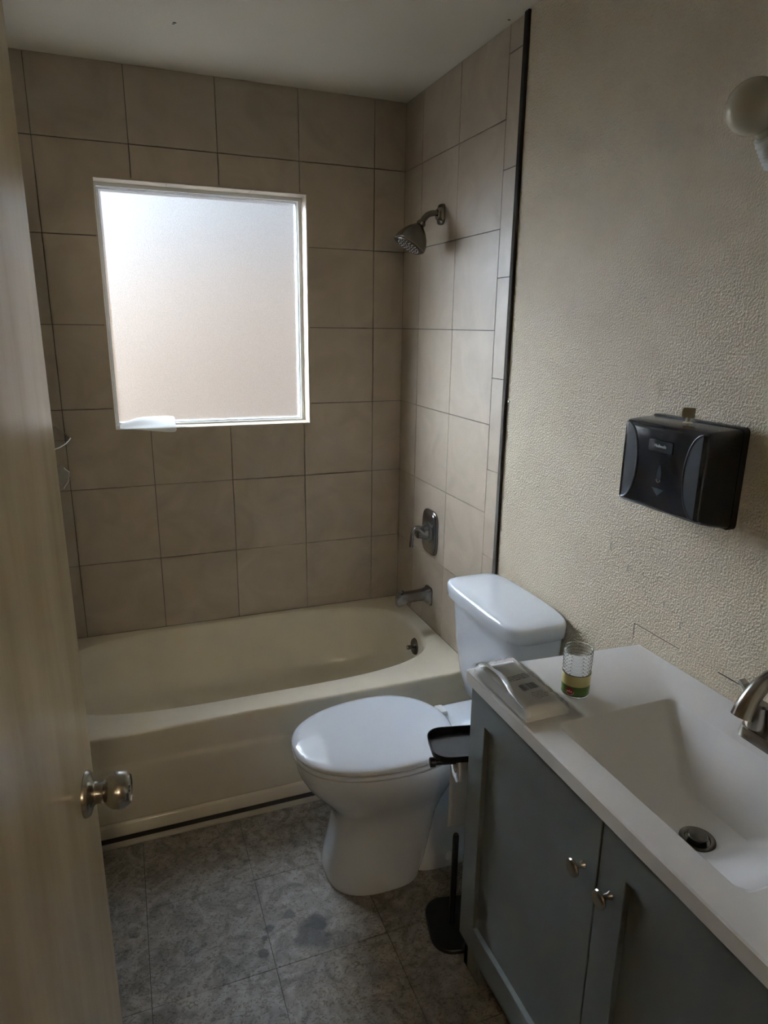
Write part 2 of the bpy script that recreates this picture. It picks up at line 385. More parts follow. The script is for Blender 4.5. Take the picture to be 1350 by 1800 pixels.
part(win, 'sash_bead', ringframe(WX0+.007, WX1-.013, WZ0+.007, WZ1-.013, .004, RD+.012, RD+.045), M['alu'])
part(win, 'gasket', ringframe(WX0+.011, WX1-.017, WZ0+.011, WZ1-.017, .0015, RD+.018, RD+.04), M['inkpale'])
part(win, 'pane', boxes((WX0+.011, WX1-.017, RD+.026, RD+.030, WZ0+.011, WZ1-.017)), M['frost'])
# garden outside; wall added to shade the yard and tint the lower pane
struct('ground', boxes((-60, 60, .2, 120, -.4, -.3)), M['yard'], 'concrete yard beyond the frosted window')
struct('wall_garden_added', boxes((-9, 9, 4.2, 4.4, -.3, 2.25)), M['stucco'], 'peach garden wall added beyond the frosted window, its near face in shade')

# folded paper on the sill
bm = bmesh.new()
U = [0, .12, .3, .5, .75, 1.0]
def rowp(f):   # rows across the sheet, from the back of the sill over the edge
    x0, x1 = -1.160, -.948
    out = []
    for u in U:
        x = x0 + (x1-x0)*u; wv = .35+.65*u
        back = (.080-.03*(1-u), WZ0+.012+.030*min(1, u*3)-.004*u)
        mid = (.012, WZ0+.006+.003*u)
        fr_ = (-.005*wv, WZ0+.004-.002*u)
        tip = (-.007*wv, WZ0+.006-.026*u)
        P = [back, ((back[0]+mid[0])/2, (back[1]+mid[1])/2+.004), mid, fr_, tip]
        k = P[f]; out.append(Vector((x+.002*math.sin(9*u+f), k[0]-.001, k[1])))
    return out
rings(bm, [rowp(k) for k in range(5)], False, False, closed=False)
o = obj('paper_sheet', bm, M['white'], smooth=True, ang=80); so = o.modifiers.new('s', 'SOLIDIFY'); so.thickness = .0008; so.offset = 1
o.modifiers.new('sub', 'SUBSURF').render_levels = 2
fold = obj('folded_corner', boxes((-.949, -.915, .018, .050, WZ0+.001, WZ0+.0022)), M['white']); 
tag(o, 'folded white sheet of paper hanging over the left end of the window sill', 'paper'); adopt(o, fold)

# ------------------------------------------------------------------ bathtub
tub = thing('bathtub', 'almond coloured bathtub below the frosted window', 'bathtub', (-.76, -.38, 0))
N = 144; bm = bmesh.new()
cx, cy = -.757, -.348
X0, X1, Y0, Y1 = XL+.001, -.0008, -.758, -.0008
def recthit(t):
    c, s = math.cos(t), math.sin(t); k = 1e9
    if c > 1e-9: k = min(k, (X1-cx)/c)
    if c < -1e-9: k = min(k, (X0-cx)/c)
    if s > 1e-9: k = min(k, (Y1-cy)/s)
    if s < -1e-9: k = min(k, (Y0-cy)/s)
    return Vector((cx+c*k, cy+s*k, ZB))
inn = selli(cx, cy, .702, .322, 3.4, ZB, N)
outer = []
for p in inn: outer.append(recthit(math.atan2(p.y-cy, p.x-cx)))
for (qx, qy) in ((X0, Y0), (X0, Y1), (X1, Y0), (X1, Y1)):
    i = min(range(N), key=lambda i: (outer[i]-Vector((qx, qy, ZB))).length); outer[i] = Vector((qx, qy, ZB))
rs = [outer, inn]
for (a, b, z, n) in ((.698, .318, ZB-.002, 3.4), (.692, .312, ZB-.009, 3.4), (.687, .307, ZB-.022, 3.3), (.684, .300, .26, 3.2), (.664, .282, .16, 3.1), (.63, .255, .09, 3.0), (.60, .225, .062, 3.0), (.54, .17, .050, 2.8), (.3, .09, .046, 2.5)):
    rs.append(selli(cx, cy, a, b, n, z, N))
rings(bm, rs, cap0=False)
part(tub, 'basin', bm, M['tub'], smooth=True, ang=50)
prof = [(-.758, ZB), (-.762, ZB-.001), (-.7655, ZB-.004), (-.767, ZB-.009), (-.767, ZB-.03), (-.7645, .285), (-.7635, .262), (-.765, .255), (-.769, .247), (-.7705, .240), (-.770, .225), (-.7695, .06), (-.768, .053), (-.763, .050), (-.768, .047), (-.7715, .040), (-.772, .003), (-.745, .003), (-.745, ZB-.004)]
bm = bmesh.new(); rings(bm, [[Vector((x, y, z)) for y, z in prof] for x in (X0, X1)])
part(tub, 'apron', bm, M['tub'], smooth=True, ang=50)
bm = bmesh.new(); lathe(bm, (-.068, -.385, .289), (-1, 0, .12), [(-.01, .036), (.006, .036), (.011, .033), (.013, .024)], 32)
lathe(bm, (-.080, -.385, .299), (-1, 0, .12), [(0, .004), (.001, .0032)], 8)
pl = part(tub, 'overflow_plate', bm, M['darknickel'], smooth=True)
bm = bmesh.new(); lathe(bm, (-.079, -.385, .289), (-1, 0, 0), [(0, .006), (.014, .0055), (.016, .009), (.028, .0095), (.031, .007)], 16)
kn = obj('toggle', bm, M['darknickel'], smooth=True); kn.parent = pl

# ------------------------------------------------------------------ shower fittings
def arch_plate(bm, cy_, cz, hy, hz, x0, steps, nexp=5):
    rs = []
    for (dx, s) in steps:
        rs.append([Vector((x0-dx, cy_ + hy*s*spow(math.cos(t), 2/nexp)*(1-.10*abs(math.sin(t))**4), cz + hz*s*spow(math.sin(t), 2/nexp))) for t in [2*PI*k/48 for k in range(48)]])
    rings(bm, rs)
sh = thing('wall_shower', 'brushed nickel shower head and arm high on the right tiled wall', 'shower', (0, -.36, 1.985))
bm = bmesh.new(); arch_plate(bm, -.360, 1.985, .026, .036, 0, [(0, 1), (.006, 1), (.011, .93), (.014, .7), (.020, .52), (.022, .5)], 3.5)
part(sh, 'flange', bm, M['nickel'], smooth=True)
bm = bmesh.new(); arm = catmull([(-.004, -.36, 1.987), (-.032, -.36, 1.988), (-.056, -.36, 1.981), (-.072, -.36, 1.966), (-.082, -.36, 1.950)], 6)
tube(bm, arm, .0105, 20); part(sh, 'arm', bm, M['nickel'], smooth=True)
ax = Vector((-.056, 0, -.092)).normalized(); base = Vector((-.080, -.36, 1.955))
bm = bmesh.new()
prof = [(-.004, .012), (.004, .017), (.010, .0165), (.014, .015), (.020, .021), (.034, .034), (.052, .045), (.072, .053), (.088, .0555), (.094, .0555), (.096, .053)]
d_, a_, b_2 = frame_axis(ax)
rs = []
for h, r in prof:
    sq = 2.0 + 1.6*max(0, min(1, (h-.02)/.06))
    rs.append([base + d_*h + (a_*spow(math.cos(2*PI*(i+.5)/48+PI/4), 2/sq) + b_2*spow(math.sin(2*PI*(i+.5)/48+PI/4), 2/sq))*r for i in range(48)])
rings(bm, rs, True, True); part(sh, 'head', bm, M['nickel'], smooth=True, ang=28)
bm = bmesh.new(); lathe(bm, base+ax*.095, ax, [(0, .048), (.003, .046), (.004, .03)], 32)
fc = part(sh, 'spray_face', bm, M['darknickel'], smooth=True, label='dark spray face dotted with pale nozzles')
bm = bmesh.new()
for rr, cnt in ((.040, 20), (.030, 14), (.019, 9), (.008, 4)):
    for k in range(cnt):
        t = 2*PI*k/cnt; lathe(bm, base+ax*.0975 + (a_*math.cos(t)+b_2*math.sin(t))*rr, ax, [(0, .0022), (.0035, .0014)], 6)
nz = obj('nozzle', bm, M['alu'], smooth=True); nz['kind'] = 'stuff'; nz.parent = fc

vl = thing('shower_valve', 'nickel lever valve with arched plate on the right tiled wall', 'valve', (0, -.352, .778))
bm = bmesh.new(); arch_plate(bm, -.352, .778, .068, .094, 0, [(0, 1), (.006, 1), (.009, .97), (.009, .90), (.014, .86), (.016, .72), (.016, .6)], 4.5)
part(vl, 'plate', bm, M['darknickel'], smooth=True)
bm = bmesh.new(); lathe(bm, (-.014, -.352, .778), (-1, 0, 0), [(0, .044), (.006, .043), (.012, .030), (.03, .024), (.048, .021), (.050, .018)], 32)
part(vl, 'hub', bm, M['darknickel'], smooth=True)
bm = bmesh.new()
tube(bm, catmull([(-.038, -.352, .782), (-.056, -.352, .796), (-.072, -.352, .797), (-.082, -.352, .780), (-.086, -.352, .750), (-.088, -.352, .722)], 6), [(.026-.016*min(1, k/18), .020-.0125*min(1, k/14)) for k in range(31)], 20)
part(vl, 'lever', bm, M['darknickel'], smooth=True, ang=60)

sp = thing('tub_spout', 'nickel tub spout with a diverter knob on the right tiled wall', 'spout', (0, -.356, .50))
bm = bmesh.new()
sec = [(0, .500, .031, .040), (.008, .500, .031, .040), (.014, .503, .027, .030), (.030, .507, .023, .022), (.06, .507, .0215, .020), (.10, .505, .0215, .021), (.128, .500, .021, .025), (.142, .496, .019, .025), (.150, .492, .014, .018)]
rings(bm, [[Vector((-x, -.356+p.x, z+p.y)) for p in rrect(0, 0, hy, hz, min(hy, hz)*.45, 5)] for x, z, hy, hz in sec])
part(sp, 'body', bm, M['darknickel'], smooth=True)
bm = bmesh.new(); lathe(bm, (-.125, -.356, .522), (0, 0, 1), [(0, .004), (.006, .004), (.007, .0075), (.013, .0075), (.015, .005)], 16)
part(sp, 'diverter_knob', bm, M['darknickel'], smooth=True)

# clear shelf and plastic on the left wall, just past the door edge
sf = thing('plastic_shelf', 'clear plastic shelf with a rounded corner showing past the door edge', 'shelf', (XL, -.3, 1.22))
out = [(XL+.001, -.006), (-1.377, -.006), (-1.3125, -.300), (-1.3155, -.36), (-1.321, -.42), (-1.333, -.48), (-1.352, -.53), (-1.395, -.575), (XL+.001, -.60)]
bm = bmesh.new(); rings(bm, [[Vector((x, y, z)) for x, y in out] for z in (1.217, 1.221)])
part(sf, 'plate', bm, M['clear'])
bm = bmesh.new(); tube(bm, [(x, y, 1.2185) for x, y in out[1:]], .0017, 8); part(sf, 'rim', bm, M['clearedge'], smooth=True, label='whitish polished rim')
bm = bmesh.new(); rr = random.Random(3); nn = 14; rs = []
for k in range(10):
    z = 1.128-.0085*k
    rs.append([Vector((-1.46+.125*(j/(nn-1)) + (rr.uniform(-.006, .006) if j > 1 else 0) + (.010*math.sin(k*.5) if j == nn-1 else 0)*1, -.31+.02*math.sin(j*1.3+k*.6)+rr.uniform(-.004, .004), z + rr.uniform(-.003, .003))) for j in range(nn)])
rings(bm, rs, False, False, closed=False)
o = obj('plastic_wrapper', bm, M['edgefilm'], smooth=True, ang=180)
e_ = bmesh.new(); tube(e_, [r[-1] for r in rs], .0017, 6); ed = obj('crumpled_edge', e_, M['clearedge'], smooth=True); 
tag(o, 'crumpled clear plastic wrapper on a wire hook under the clear shelf', 'wrapper'); adopt(o, ed)
e_ = bmesh.new(); tube(e_, [(XL, -.31, 1.14), (-1.50, -.31, 1.125), (-1.42, -.31, 1.124), (-1.39, -.31, 1.132)], .002, 8); hk = obj('hook', e_, M['chrome'], smooth=True); adopt(o, hk)

# ------------------------------------------------------------------ toilet
YC = -1.135
tl = thing('toilet', 'white two-piece toilet with closed lid between tub and vanity', 'toilet', (-.4, YC, 0))
def sect(z, uf, ub, hw, n=2.4, N=56, uc=None):
    uc = uc if uc is not None else uf-.215
    return selli(-uc, YC, uc-ub, hw, n, z, N, af=uf-uc)
bm = bmesh.new()
rings(bm, [sect(0, .690, .40, .134, 2.7, uc=.52), sect(.012, .692, .40, .136, 2.7, uc=.52), sect(.05, .683, .38, .131, 2.7, uc=.52), sect(.12, .668, .36, .123, 2.7, uc=.52), sect(.19, .660, .34, .117, 2.6, uc=.51), sect(.225, .662, .32, .118, 2.5, uc=.50), sect(.255, .680, .30, .128, 2.4, uc=.50), sect(.29, .712, .285, .146, 2.3, uc=.49), sect(.33, .744, .275, .166, 2.3, uc=.49), sect(.365, .762, .27, .179, 2.3, uc=.49), sect(.385, .766, .265, .183, 2.3, uc=.49), sect(.408, .768, .265, .184, 2.3, uc=.49), sect(.414, .764, .268, .181, 2.3, uc=.49)])
# trapway, foot and the deck under the tank
rings(bm, [selli(-.27, YC, .19, .110, 3.5, 0, 40), selli(-.27, YC, .19, .112, 3.5, .015, 40), selli(-.27, YC, .185, .108, 3.5, .05, 40), selli(-.28, YC, .15, .085, 3, .07, 40), selli(-.30, YC, .13, .078, 3, .20, 40), selli(-.26, YC, .19, .085, 3, .30, 40), selli(-.20, YC, .16, .10, 4, .35, 40), selli(-.18, YC, .155, .112, 5, .40, 40), selli(-.18, YC, .155, .112, 5, .412, 40), selli(-.18, YC, .150, .108, 5, .415, 40)])
part(tl, 'bowl', bm, M['porcelain'], smooth=True, ang=60)
def lidring(z, grow, uf=.775, ub=.300, hw=.187):
    out = []
    for i in range(72):
        t = 2*PI*i/72; c, s = math.cos(t), math.sin(t)
        if c < 0: x = -.50 - (uf-.50+grow)*spow(-c, 2/2.15)
        else: x = -.50 + (.50-ub+grow)*spow(c, 2/3.2)
        ww = hw - (.045*max(0, (x+.50)/.2)**2 if x > -.50 else 0)
        out.append(Vector((x, YC + (ww+grow)*spow(s, 2/2.3), z)))
    return out
bm = bmesh.new(); rings(bm, [lidring(.4175, -.006), lidring(.419, -.001), lidring(.424, .001), lidring(.430, .0), lidring(.4325, -.006)])
part(tl, 'seat', bm, M['seat'], smooth=True, ang=60)
bm = bmesh.new(); rings(bm, [lidring(.435, -.007), lidring(.4365, -.001), lidring(.441, .001), lidring(.446, -.001), lidring(.450, -.007), lidring(.4525, -.022), lidring(.4545, -.07), lidring(.455, -.12)])
part(tl, 'lid', bm, M['seat'], smooth=True, ang=60)
for s in (-1, 1):
    bm = bmesh.new(); rings(bm, [rrect(-.283, YC+s*.075, .016, .024, .006, 4, z) for z in (.4155, .424)] + [rrect(-.283, YC+s*.075, .013, .021, .006, 4, .428)])
    part(tl, 'hinge', bm, M['alu'], smooth=True)
bm = bmesh.new()
def tk(z, uf, hw): 
    return selli(-(uf+.012)/2, YC+.021, (uf-.012)/2, hw, 5.0, z, 64)
rings(bm, [tk(.4155, .150, .160), tk(.425, .160, .170), tk(.50, .176, .185), tk(.60, .188, .196), tk(.70, .196, .204), tk(.757, .200, .207)])
part(tl, 'tank', bm, M['porcelain'], smooth=True, ang=60)
bm = bmesh.new()
rings(bm, [tk(.752, .207, .218), tk(.756, .216, .223), tk(.775, .218, .225), tk(.791, .217, .224), tk(.797, .213, .220), tk(.800, .205, .211), tk(.8015, .18, .18)])
part(tl, 'tank_lid', bm, M['porcelain'], smooth=True, ang=60)
for s in (-1, 1):
    bm = bmesh.new(); lathe(bm, (-.33, YC+s*.118, .04), (0, 0, 1), [(0, .014), (.012, .013), (.018, .008)], 16)
    part(tl, 'bolt_cap', bm, M['seat'], smooth=True)

# ------------------------------------------------------------------ paper stand
st = thing('toilet_paper_stand', 'black metal toilet paper stand with tray beside the grey vanity', 'stand', (-.39, -1.45, 0))
bm = bmesh.new(); rings(bm, [rrect(-.400, -1.450, .086, .088, .055, 8, z) for z in (.0005, .010)] + [rrect(-.400, -1.450, .084, .086, .054, 8, .012)])
part(st, 'base_plate', bm, M['black'], smooth=True)
bm = bmesh.new(); tube(bm, [(-.318, -1.455, .010), (-.318, -1.455, .580)], .010, 20); part(st, 'pole', bm, M['black'], smooth=True)
bm = bmesh.new(); tube(bm, [(-.419, -1.448, .010), (-.419, -1.448, .295), (-.419, -1.448, .300)], [.0085, .0085, .006], 16); part(st, 'reserve_pin', bm, M['black'], smooth=True)
bm = bmesh.new()
TZ = .578
rings(bm, [rrect(-.405, -1.470, .093, .058, .036, 8, TZ), rrect(-.405, -1.470, .097, .062, .040, 8, TZ+.002), rrect(-.405, -1.470, .100, .064, .042, 8, TZ+.020), rrect(-.405, -1.470, .0975, .0615, .040, 8, TZ+.020), rrect(-.405, -1.470, .095, .059, .038, 8, TZ+.004)])
part(st, 'tray', bm, M['black'], smooth=True)
bm = bmesh.new(); tube(bm, [(-.322, -1.468, .540), (-.492, -1.468, .540)], .0085, 16)
lathe(bm, (-.488, -1.468, .540), (-1, 0, 0), [(0, .009), (.001, .0125), (.012, .0125), (.014, .010)], 20)
part(st, 'arm', bm, M['black'], smooth=True)
bm = bmesh.new()
rc = Vector((-.437, -1.468, .5295))
d, a, b = frame_axis((1, 0, 0)); n = 40; rs = []
for (h, r) in ((0, .0205), (0, .043), (.096, .043), (.096, .0205), (0, .0205)):
    rs.append([rc + d*h + (a*math.cos(2*PI*i/n)+b*math.sin(2*PI*i/n))*r for i in range(n)])
rings(bm, rs, False, False); bmesh.ops.remove_doubles(bm, verts=bm.verts, dist=1e-5)
roll = obj('toilet_paper_roll', bm, M['tissue'], smooth=True, origin=rc)
tag(roll, 'white toilet paper roll hanging under the black tray', 'toilet paper')
bm = bmesh.new()
shp = [(-1.468+.0435*math.cos(t), .5295+.0435*math.sin(t)) for t in [PI*.45*(1-k/8) for k in range(9)]] + [(-1.4245+.0015*math.sin(k*1.3), .5295-.0205*k) for k in range(1, 12)]
rings(bm, [[Vector((-.437+.0005, y, z)), Vector((-.341-.0005, y, z))] for y, z in shp], False, False, closed=False)
hs = obj('hanging_sheet', bm, M['tissue'], smooth=True, ang=80); hs.modifiers.new('s', 'SOLIDIFY').thickness = .0006; adopt(roll, hs)
bm = bmesh.new(); rs = []
for (h, r) in ((-.0006, .0185), (-.0006, .0205), (.0966, .0205), (.0966, .0185), (-.0006, .0185)):
    rs.append([rc + d*h + (a*math.cos(2*PI*i/n)+b*math.sin(2*PI*i/n))*r for i in range(n)])
rings(bm, rs, False, False); bmesh.ops.remove_doubles(bm, verts=bm.verts, dist=1e-6)
cr = obj('cardboard_core', bm, mat('cardboard', (.35, .25, .16), .9), smooth=True); adopt(roll, cr)

RZ = math.radians(-13); piv = st.location.copy()
st.rotation_euler = (0, 0, RZ); st.location = piv + Vector((.004, .004, 0))
roll.location = piv + Vector((.004, .004, 0)) + Matrix.Rotation(RZ, 3, 'Z') @ (roll.location - piv); roll.rotation_euler = (0, 0, RZ)
# ------------------------------------------------------------------ vanity
VX, VY0, VY1 = -.452, -2.463, -1.548      # cabinet front, near end, far end
vc = thing('vanity_cabinet', 'grey-green two-door vanity cabinet with a toe kick', 'cabinet', (-.226, -2.005, 0))
CX = -.434
bm = boxes((CX, -.003, VY1-.018, VY1, 0, .810), (CX, -.003, VY0, VY0+.018, 0, .810), (CX+.02, -.003, VY0+.018, VY1-.018, .09, .105), (-.015, -.003, VY0+.018, VY1-.018, .09, .810),
           (CX, CX+.018, VY0, VY1, .785, .810), (CX+.06, CX+.075, VY0+.018, VY1-.018, 0, .09))
part(vc, 'carcass', bm, M['cab'])
bm = boxes((CX, CX+.018, VY1-.075, VY1, 0, .115), (CX, CX+.018, VY0, VY0+.075, 0, .115))
bm2 = [(CX, CX+.018, VY0+.075, VY1-.075, .06, .115)]
for q in bm2: box(bm, *q)
box(bm, CX, CX+.018, VY1-.05, VY1, .115, .79); box(bm, CX, CX+.018, VY0, VY0+.05, .115, .79); box(bm, CX, CX+.018, -2.03, -1.985, .115, .79)
part(vc, 'face_frame', bm, M['cab'])
def door_leaf(y0, y1, ky):
    z0, z1 = .105, .803; s = .064
    bm = bmesh.new(); q4 = lambda x, a, b, c, d: [Vector((x, a, c)), Vector((x, b, c)), Vector((x, b, d)), Vector((x, a, d))]
    Lo = [q4(CX-.001, y0, y1, z0, z1), q4(VX, y0, y1, z0, z1), q4(VX, y0+s, y1-s, z0+s+.008, z1-s-.004), q4(CX-.001, y0+s, y1-s, z0+s+.008, z1-s-.004)]
    rings(bm, Lo + [Lo[0]], False, False); bmesh.ops.remove_doubles(bm, verts=bm.verts, dist=1e-6)
    dr = part(vc, 'door', bm, M['cab'])
    dr.modifiers.new('b', 'BEVEL').width = .0012
    pn = obj('panel', boxes((VX+.012, CX-.0015, y0+s-.003, y1-s+.003, z0+s, z1-s)), M['cab']); pn.parent = dr
    bm = bmesh.new(); lathe(bm, (VX+.0005, ky, .683), (-1, 0, 0), [(0, .008), (.003, .0075), (.006, .0055), (.016, .0050), (.020, .008), (.022, .0155), (.025, .0165), (.0275, .0150), (.0290, .008)], 28)
    kb = obj('knob', bm, M['satin'], smooth=True); kb.parent = dr
door_leaf(-2.0065, VY1, -1.972); door_leaf(VY0, -2.0095, -2.044)

vt = thing('sink_countertop', 'off-white vanity top with an integral rectangular sloping sink', 'countertop', (-.23, -2.0, .811))
bm = bmesh.new(); Z1 = .842; Z0 = .8105
N = 4*9
def seg(P):   # resample closed corner list, rounded rectangles share count
    return P
rim = rrect(-.2535, -2.012, .1465, .2225, .022, 8, Z1)
rim2 = rrect(-.2535, -2.012, .1435, .2195, .021, 8, Z1-.0015)
rim3 = rrect(-.2535, -2.012, .1395, .2155, .020, 8, Z1-.007)
rim4 = rrect(-.2580, -2.012, .118, .170, .019, 8, Z1-.040)
flo = rrect(-.262, -2.012, .078, .068, .020, 8, .730)
flo2 = rrect(-.262, -2.012, .050, .045, .020, 8, .7235)
corners = [Vector((-.0008, -1.566, Z1)), Vector((-.461, -1.533, Z1)), Vector((-.461, -2.475, Z1)), Vector((-.0008, -2.475, Z1))]
def outer_at(dz, inset):
    out = []
    for q in range(4):
        c = corners[q]; pr_ = corners[(q-1) % 4]; nx = corners[(q+1) % 4]
        e1 = (pr_-c).normalized(); e2 = (nx-c).normalized()
        r = .004
        for k in range(9):
            t = k/8; p = c + e1*r*(1-t)**2 + e2*r*t**2
            out.append(p)
    cc = Vector((-.23, -2.0, Z1))
    return [Vector((p.x + (inset if p.x < -.23 else 0)*1, p.y + (-inset if p.y > -2 else inset), Z1+dz)) for p in out]
rs = [outer_at(Z0-Z1, .0), outer_at(-.003, 0), outer_at(0, .003), rim, rim2, rim3, rim4, flo, flo2]
rings(bm, rs, cap0=False, cap1=True)
part(vt, 'slab', bm, M['top'], smooth=True, ang=28)
bm = bmesh.new(); DC = (-.258, -2.030)
lathe(bm, (DC[0], DC[1], .7238), (0, 0, 1), [(0, .031), (.0025, .0305), (.0032, .027), (.0020, .022), (-.001, .020)], 40)
dn = part(vt, 'drain', bm, M['bronze'], smooth=True, label='dark metal drain ring')
bm = bmesh.new(); lathe(bm, (DC[0], DC[1], .7245), (0, 0, 1), [(0, .008), (.004, .0085), (.005, .0165), (.008, .017), (.0095, .015)], 32)
st_ = obj('stopper', bm, M['bronze'], smooth=True); st_.parent = dn

# faucet
fa = thing('faucet', 'brushed nickel two-handle faucet cut by the right edge of the picture', 'faucet', (-.06, -2.012, Z1))
bm = bmesh.new(); rings(bm, [rrect(-.062, -2.012, hx, hy, hx*.85, 8, z) for hx, hy, z in ((.028, .082, Z1+.0003), (.028, .082, Z1+.004), (.0255, .0795, Z1+.020), (.0245, .0785, Z1+.022))])
part(fa, 'base', bm, M['nickel'], smooth=True)
bm = bmesh.new(); tube(bm, catmull([(-.062, -2.012, Z1+.02), (-.062, -2.012, .93), (-.072, -2.012, .985), (-.105, -2.012, 1.008), (-.140, -2.012, .998), (-.168, -2.012, .968), (-.178, -2.012, .942)], 6), [.0165-.0008*k/6 if k < 24 else .0145+.004*(k-24)/12 for k in range(37)], 24)
part(fa, 'spout', bm, M['nickel'], smooth=True, ang=60)
for s in (-1, 1):
    bm = bmesh.new(); y = -2.012+s*.052
    lathe(bm, (-.062, y, Z1+.0218), (0, 0, 1), [(0, .0235), (.004, .0235), (.03, .0185), (.046, .0165), (.050, .012)], 28)
    rings(bm, [[Vector((-.062+.045*t*.6+dx*(1.2-.3*t), y + s*(.115*t)*.62, .905+.012*t+dz)) for dx, dz in ((-.011, 0), (.011, 0), (.009, .006), (-.009, .006))] for t in (0, .5, 1)])
    part(fa, 'handle', bm, M['nickel'], smooth=True)

# packet of napkins
pk = thing('napkin_packet', 'packet of white napkins in clear film on the vanity corner', 'packet', (-.40, -1.67, Z1))
bm = bmesh.new(); rr = random.Random(5)
PX0, PX1, PY0, PY1 = -.453, -.352, -1.770, -1.554
nx_, ny_ = 14, 22; rs = []
def pz(i, j):
    u, v = i/(nx_-1), j/(ny_-1)
    e = min(1, min(u, 1-u)*7, min(v, 1-v)*9)
    return Z1+.010 + .013*math.sqrt(max(0, e)) + rr.uniform(-.0006, .0006) + .001*math.sin(v*9+u*4)
grid = [[bm.verts.new((PX0+(PX1-PX0)*i/(nx_-1) + rr.uniform(-.001, .001), PY0+(PY1-PY0)*j/(ny_-1)+rr.uniform(-.001, .001), pz(i, j))) for j in range(ny_)] for i in range(nx_)]
for i in range(nx_-1):
    for j in range(ny_-1): bm.faces.new((grid[i][j], grid[i+1][j], grid[i+1][j+1], grid[i][j+1]))
ring_ = [grid[i][0] for i in range(nx_)] + [grid[-1][j] for j in range(1, ny_)] + [grid[i][-1] for i in range(nx_-2, -1, -1)] + [grid[0][j] for j in range(ny_-2, 0, -1)]
low = [bm.verts.new((v.co.x, v.co.y, Z1+.001)) for v in ring_]
for k in range(len(ring_)):
    j = (k+1) % len(ring_); bm.faces.new((ring_[k], low[k], low[j], ring_[j]))
bm.faces.new(low)
part(pk, 'napkins', bm, M['white'], smooth=True, ang=60)
# clear film: a loose crinkled sleeve
bm = bmesh.new(); nx_, ny_ = 22, 26; rr = random.Random(9)
FX0, FX1, FY0, FY1 = -.462, -.328, -1.792, -1.548
g2 = []
for i in range(nx_):
    col = []
    for j in range(ny_):
        x = FX0+(FX1-FX0)*i/(nx_-1); y = FY0+(FY1-FY0)*j/(ny_-1)
        inx = min(x-PX0, PX1-x); iny = min(y-PY0, PY1-y); e = min(inx, iny)
        z = Z1+.0265 if e > .006 else Z1+.0265 - .0235*min(1, (.006-e)/.014)
        col.append(bm.verts.new((x + rr.uniform(-.0012, .0012), y + rr.uniform(-.0015, .0015), z + rr.uniform(-.0006, .0016)*(2 if e < .006 else 1))))
    g2.append(col)
for i in range(nx_-1):
    for j in range(ny_-1): bm.faces.new((g2[i][j], g2[i+1][j], g2[i+1][j+1], g2[i][j+1]))
part(pk, 'film', bm, M['film'], smooth=True, ang=180, label='crinkled clear film')
# pulled-up fold of film that catches the window
bm = bmesh.new(); rs = []
for k in range(13):
    t = k/12; y = -1.572 - .185*t; x = -.440 + .012*math.sin(t*5) - .004*t
    wv = .006*math.sin(PI*min(1, t*1.15+.05))+.002
    rs.append([Vector((x-wv, y, Z1+.0275)), Vector((x-.002, y, Z1+.034+.003*math.sin(k*2.1))), Vector((x+wv*.8, y, Z1+.0275))])
rings(bm, rs, False, False, closed=False)
part(pk, 'film_fold', bm, M['fold'], smooth=True, ang=180, label='bright pulled-up fold of the film')
bm = bmesh.new(); rs = []
for k in range(17):
    t = k/16; y = -1.552 - .228*t; x = -.4535
    rs.append([Vector((x+.004, y, Z1+.022+rr.uniform(-.002, .003))), Vector((x-.006, y, Z1+.016+rr.uniform(-.003, .003))), Vector((x-.012+rr.uniform(-.002, .002), y, Z1+.006+rr.uniform(-.002, .003))), Vector((x-.014+rr.uniform(-.003, .001), y, Z1+.001))])
rings(bm, rs, False, False, closed=False)
part(pk, 'film_edge', bm, M['edgefilm'], smooth=True, ang=180, label='crumpled shiny edge of the film')
# print: bar code and blocks of small lines (illegible in the photograph)
PZ = Z1+.0262
def barlines():
    bm = bmesh.new(); x = 0; r = random.Random(12); L = .036
    while x < L:
        w_ = r.choice((.0006, .0006, .0010, .0016)); box(bm, x-L/2, x-L/2+w_, -.011, .011, 0, .0002); x += w_ + r.choice((.0006, .0008, .0013))
    return bm
def placed(name, bm, m, cx_, cy_, ang):
    bm.transform(Matrix.Translation((cx_, cy_, PZ)) @ Matrix.Rotation(ang, 4, 'Z'))
    return part(pk, name, bm, m)
placed('barcode', barlines(), M['ink'], -.398, -1.688, math.radians(6))
def lines(n, wd):
    bm = bmesh.new(); r = random.Random(n)
    for k in range(n):
        w_ = wd*(1-.12*abs(k-(n-1)/2)*1.2) ; x = -w_/2
        while x < w_/2:
            l = r.uniform(.002, .006); h_ = r.choice((.0007, .0011)); box(bm, x, min(x+l, w_/2), -k*.0052-h_, -k*.0052+h_, 0, .0002); x += l+.0011
    return bm
o = placed('printed_text', lines(4, .066), M['ink'], -.400, -1.640, math.radians(6)); o['kind'] = 'stuff'
o = placed('printed_text', lines(5, .040), M['inkpale'], -.393, -1.712, math.radians(6)); o['kind'] = 'stuff'

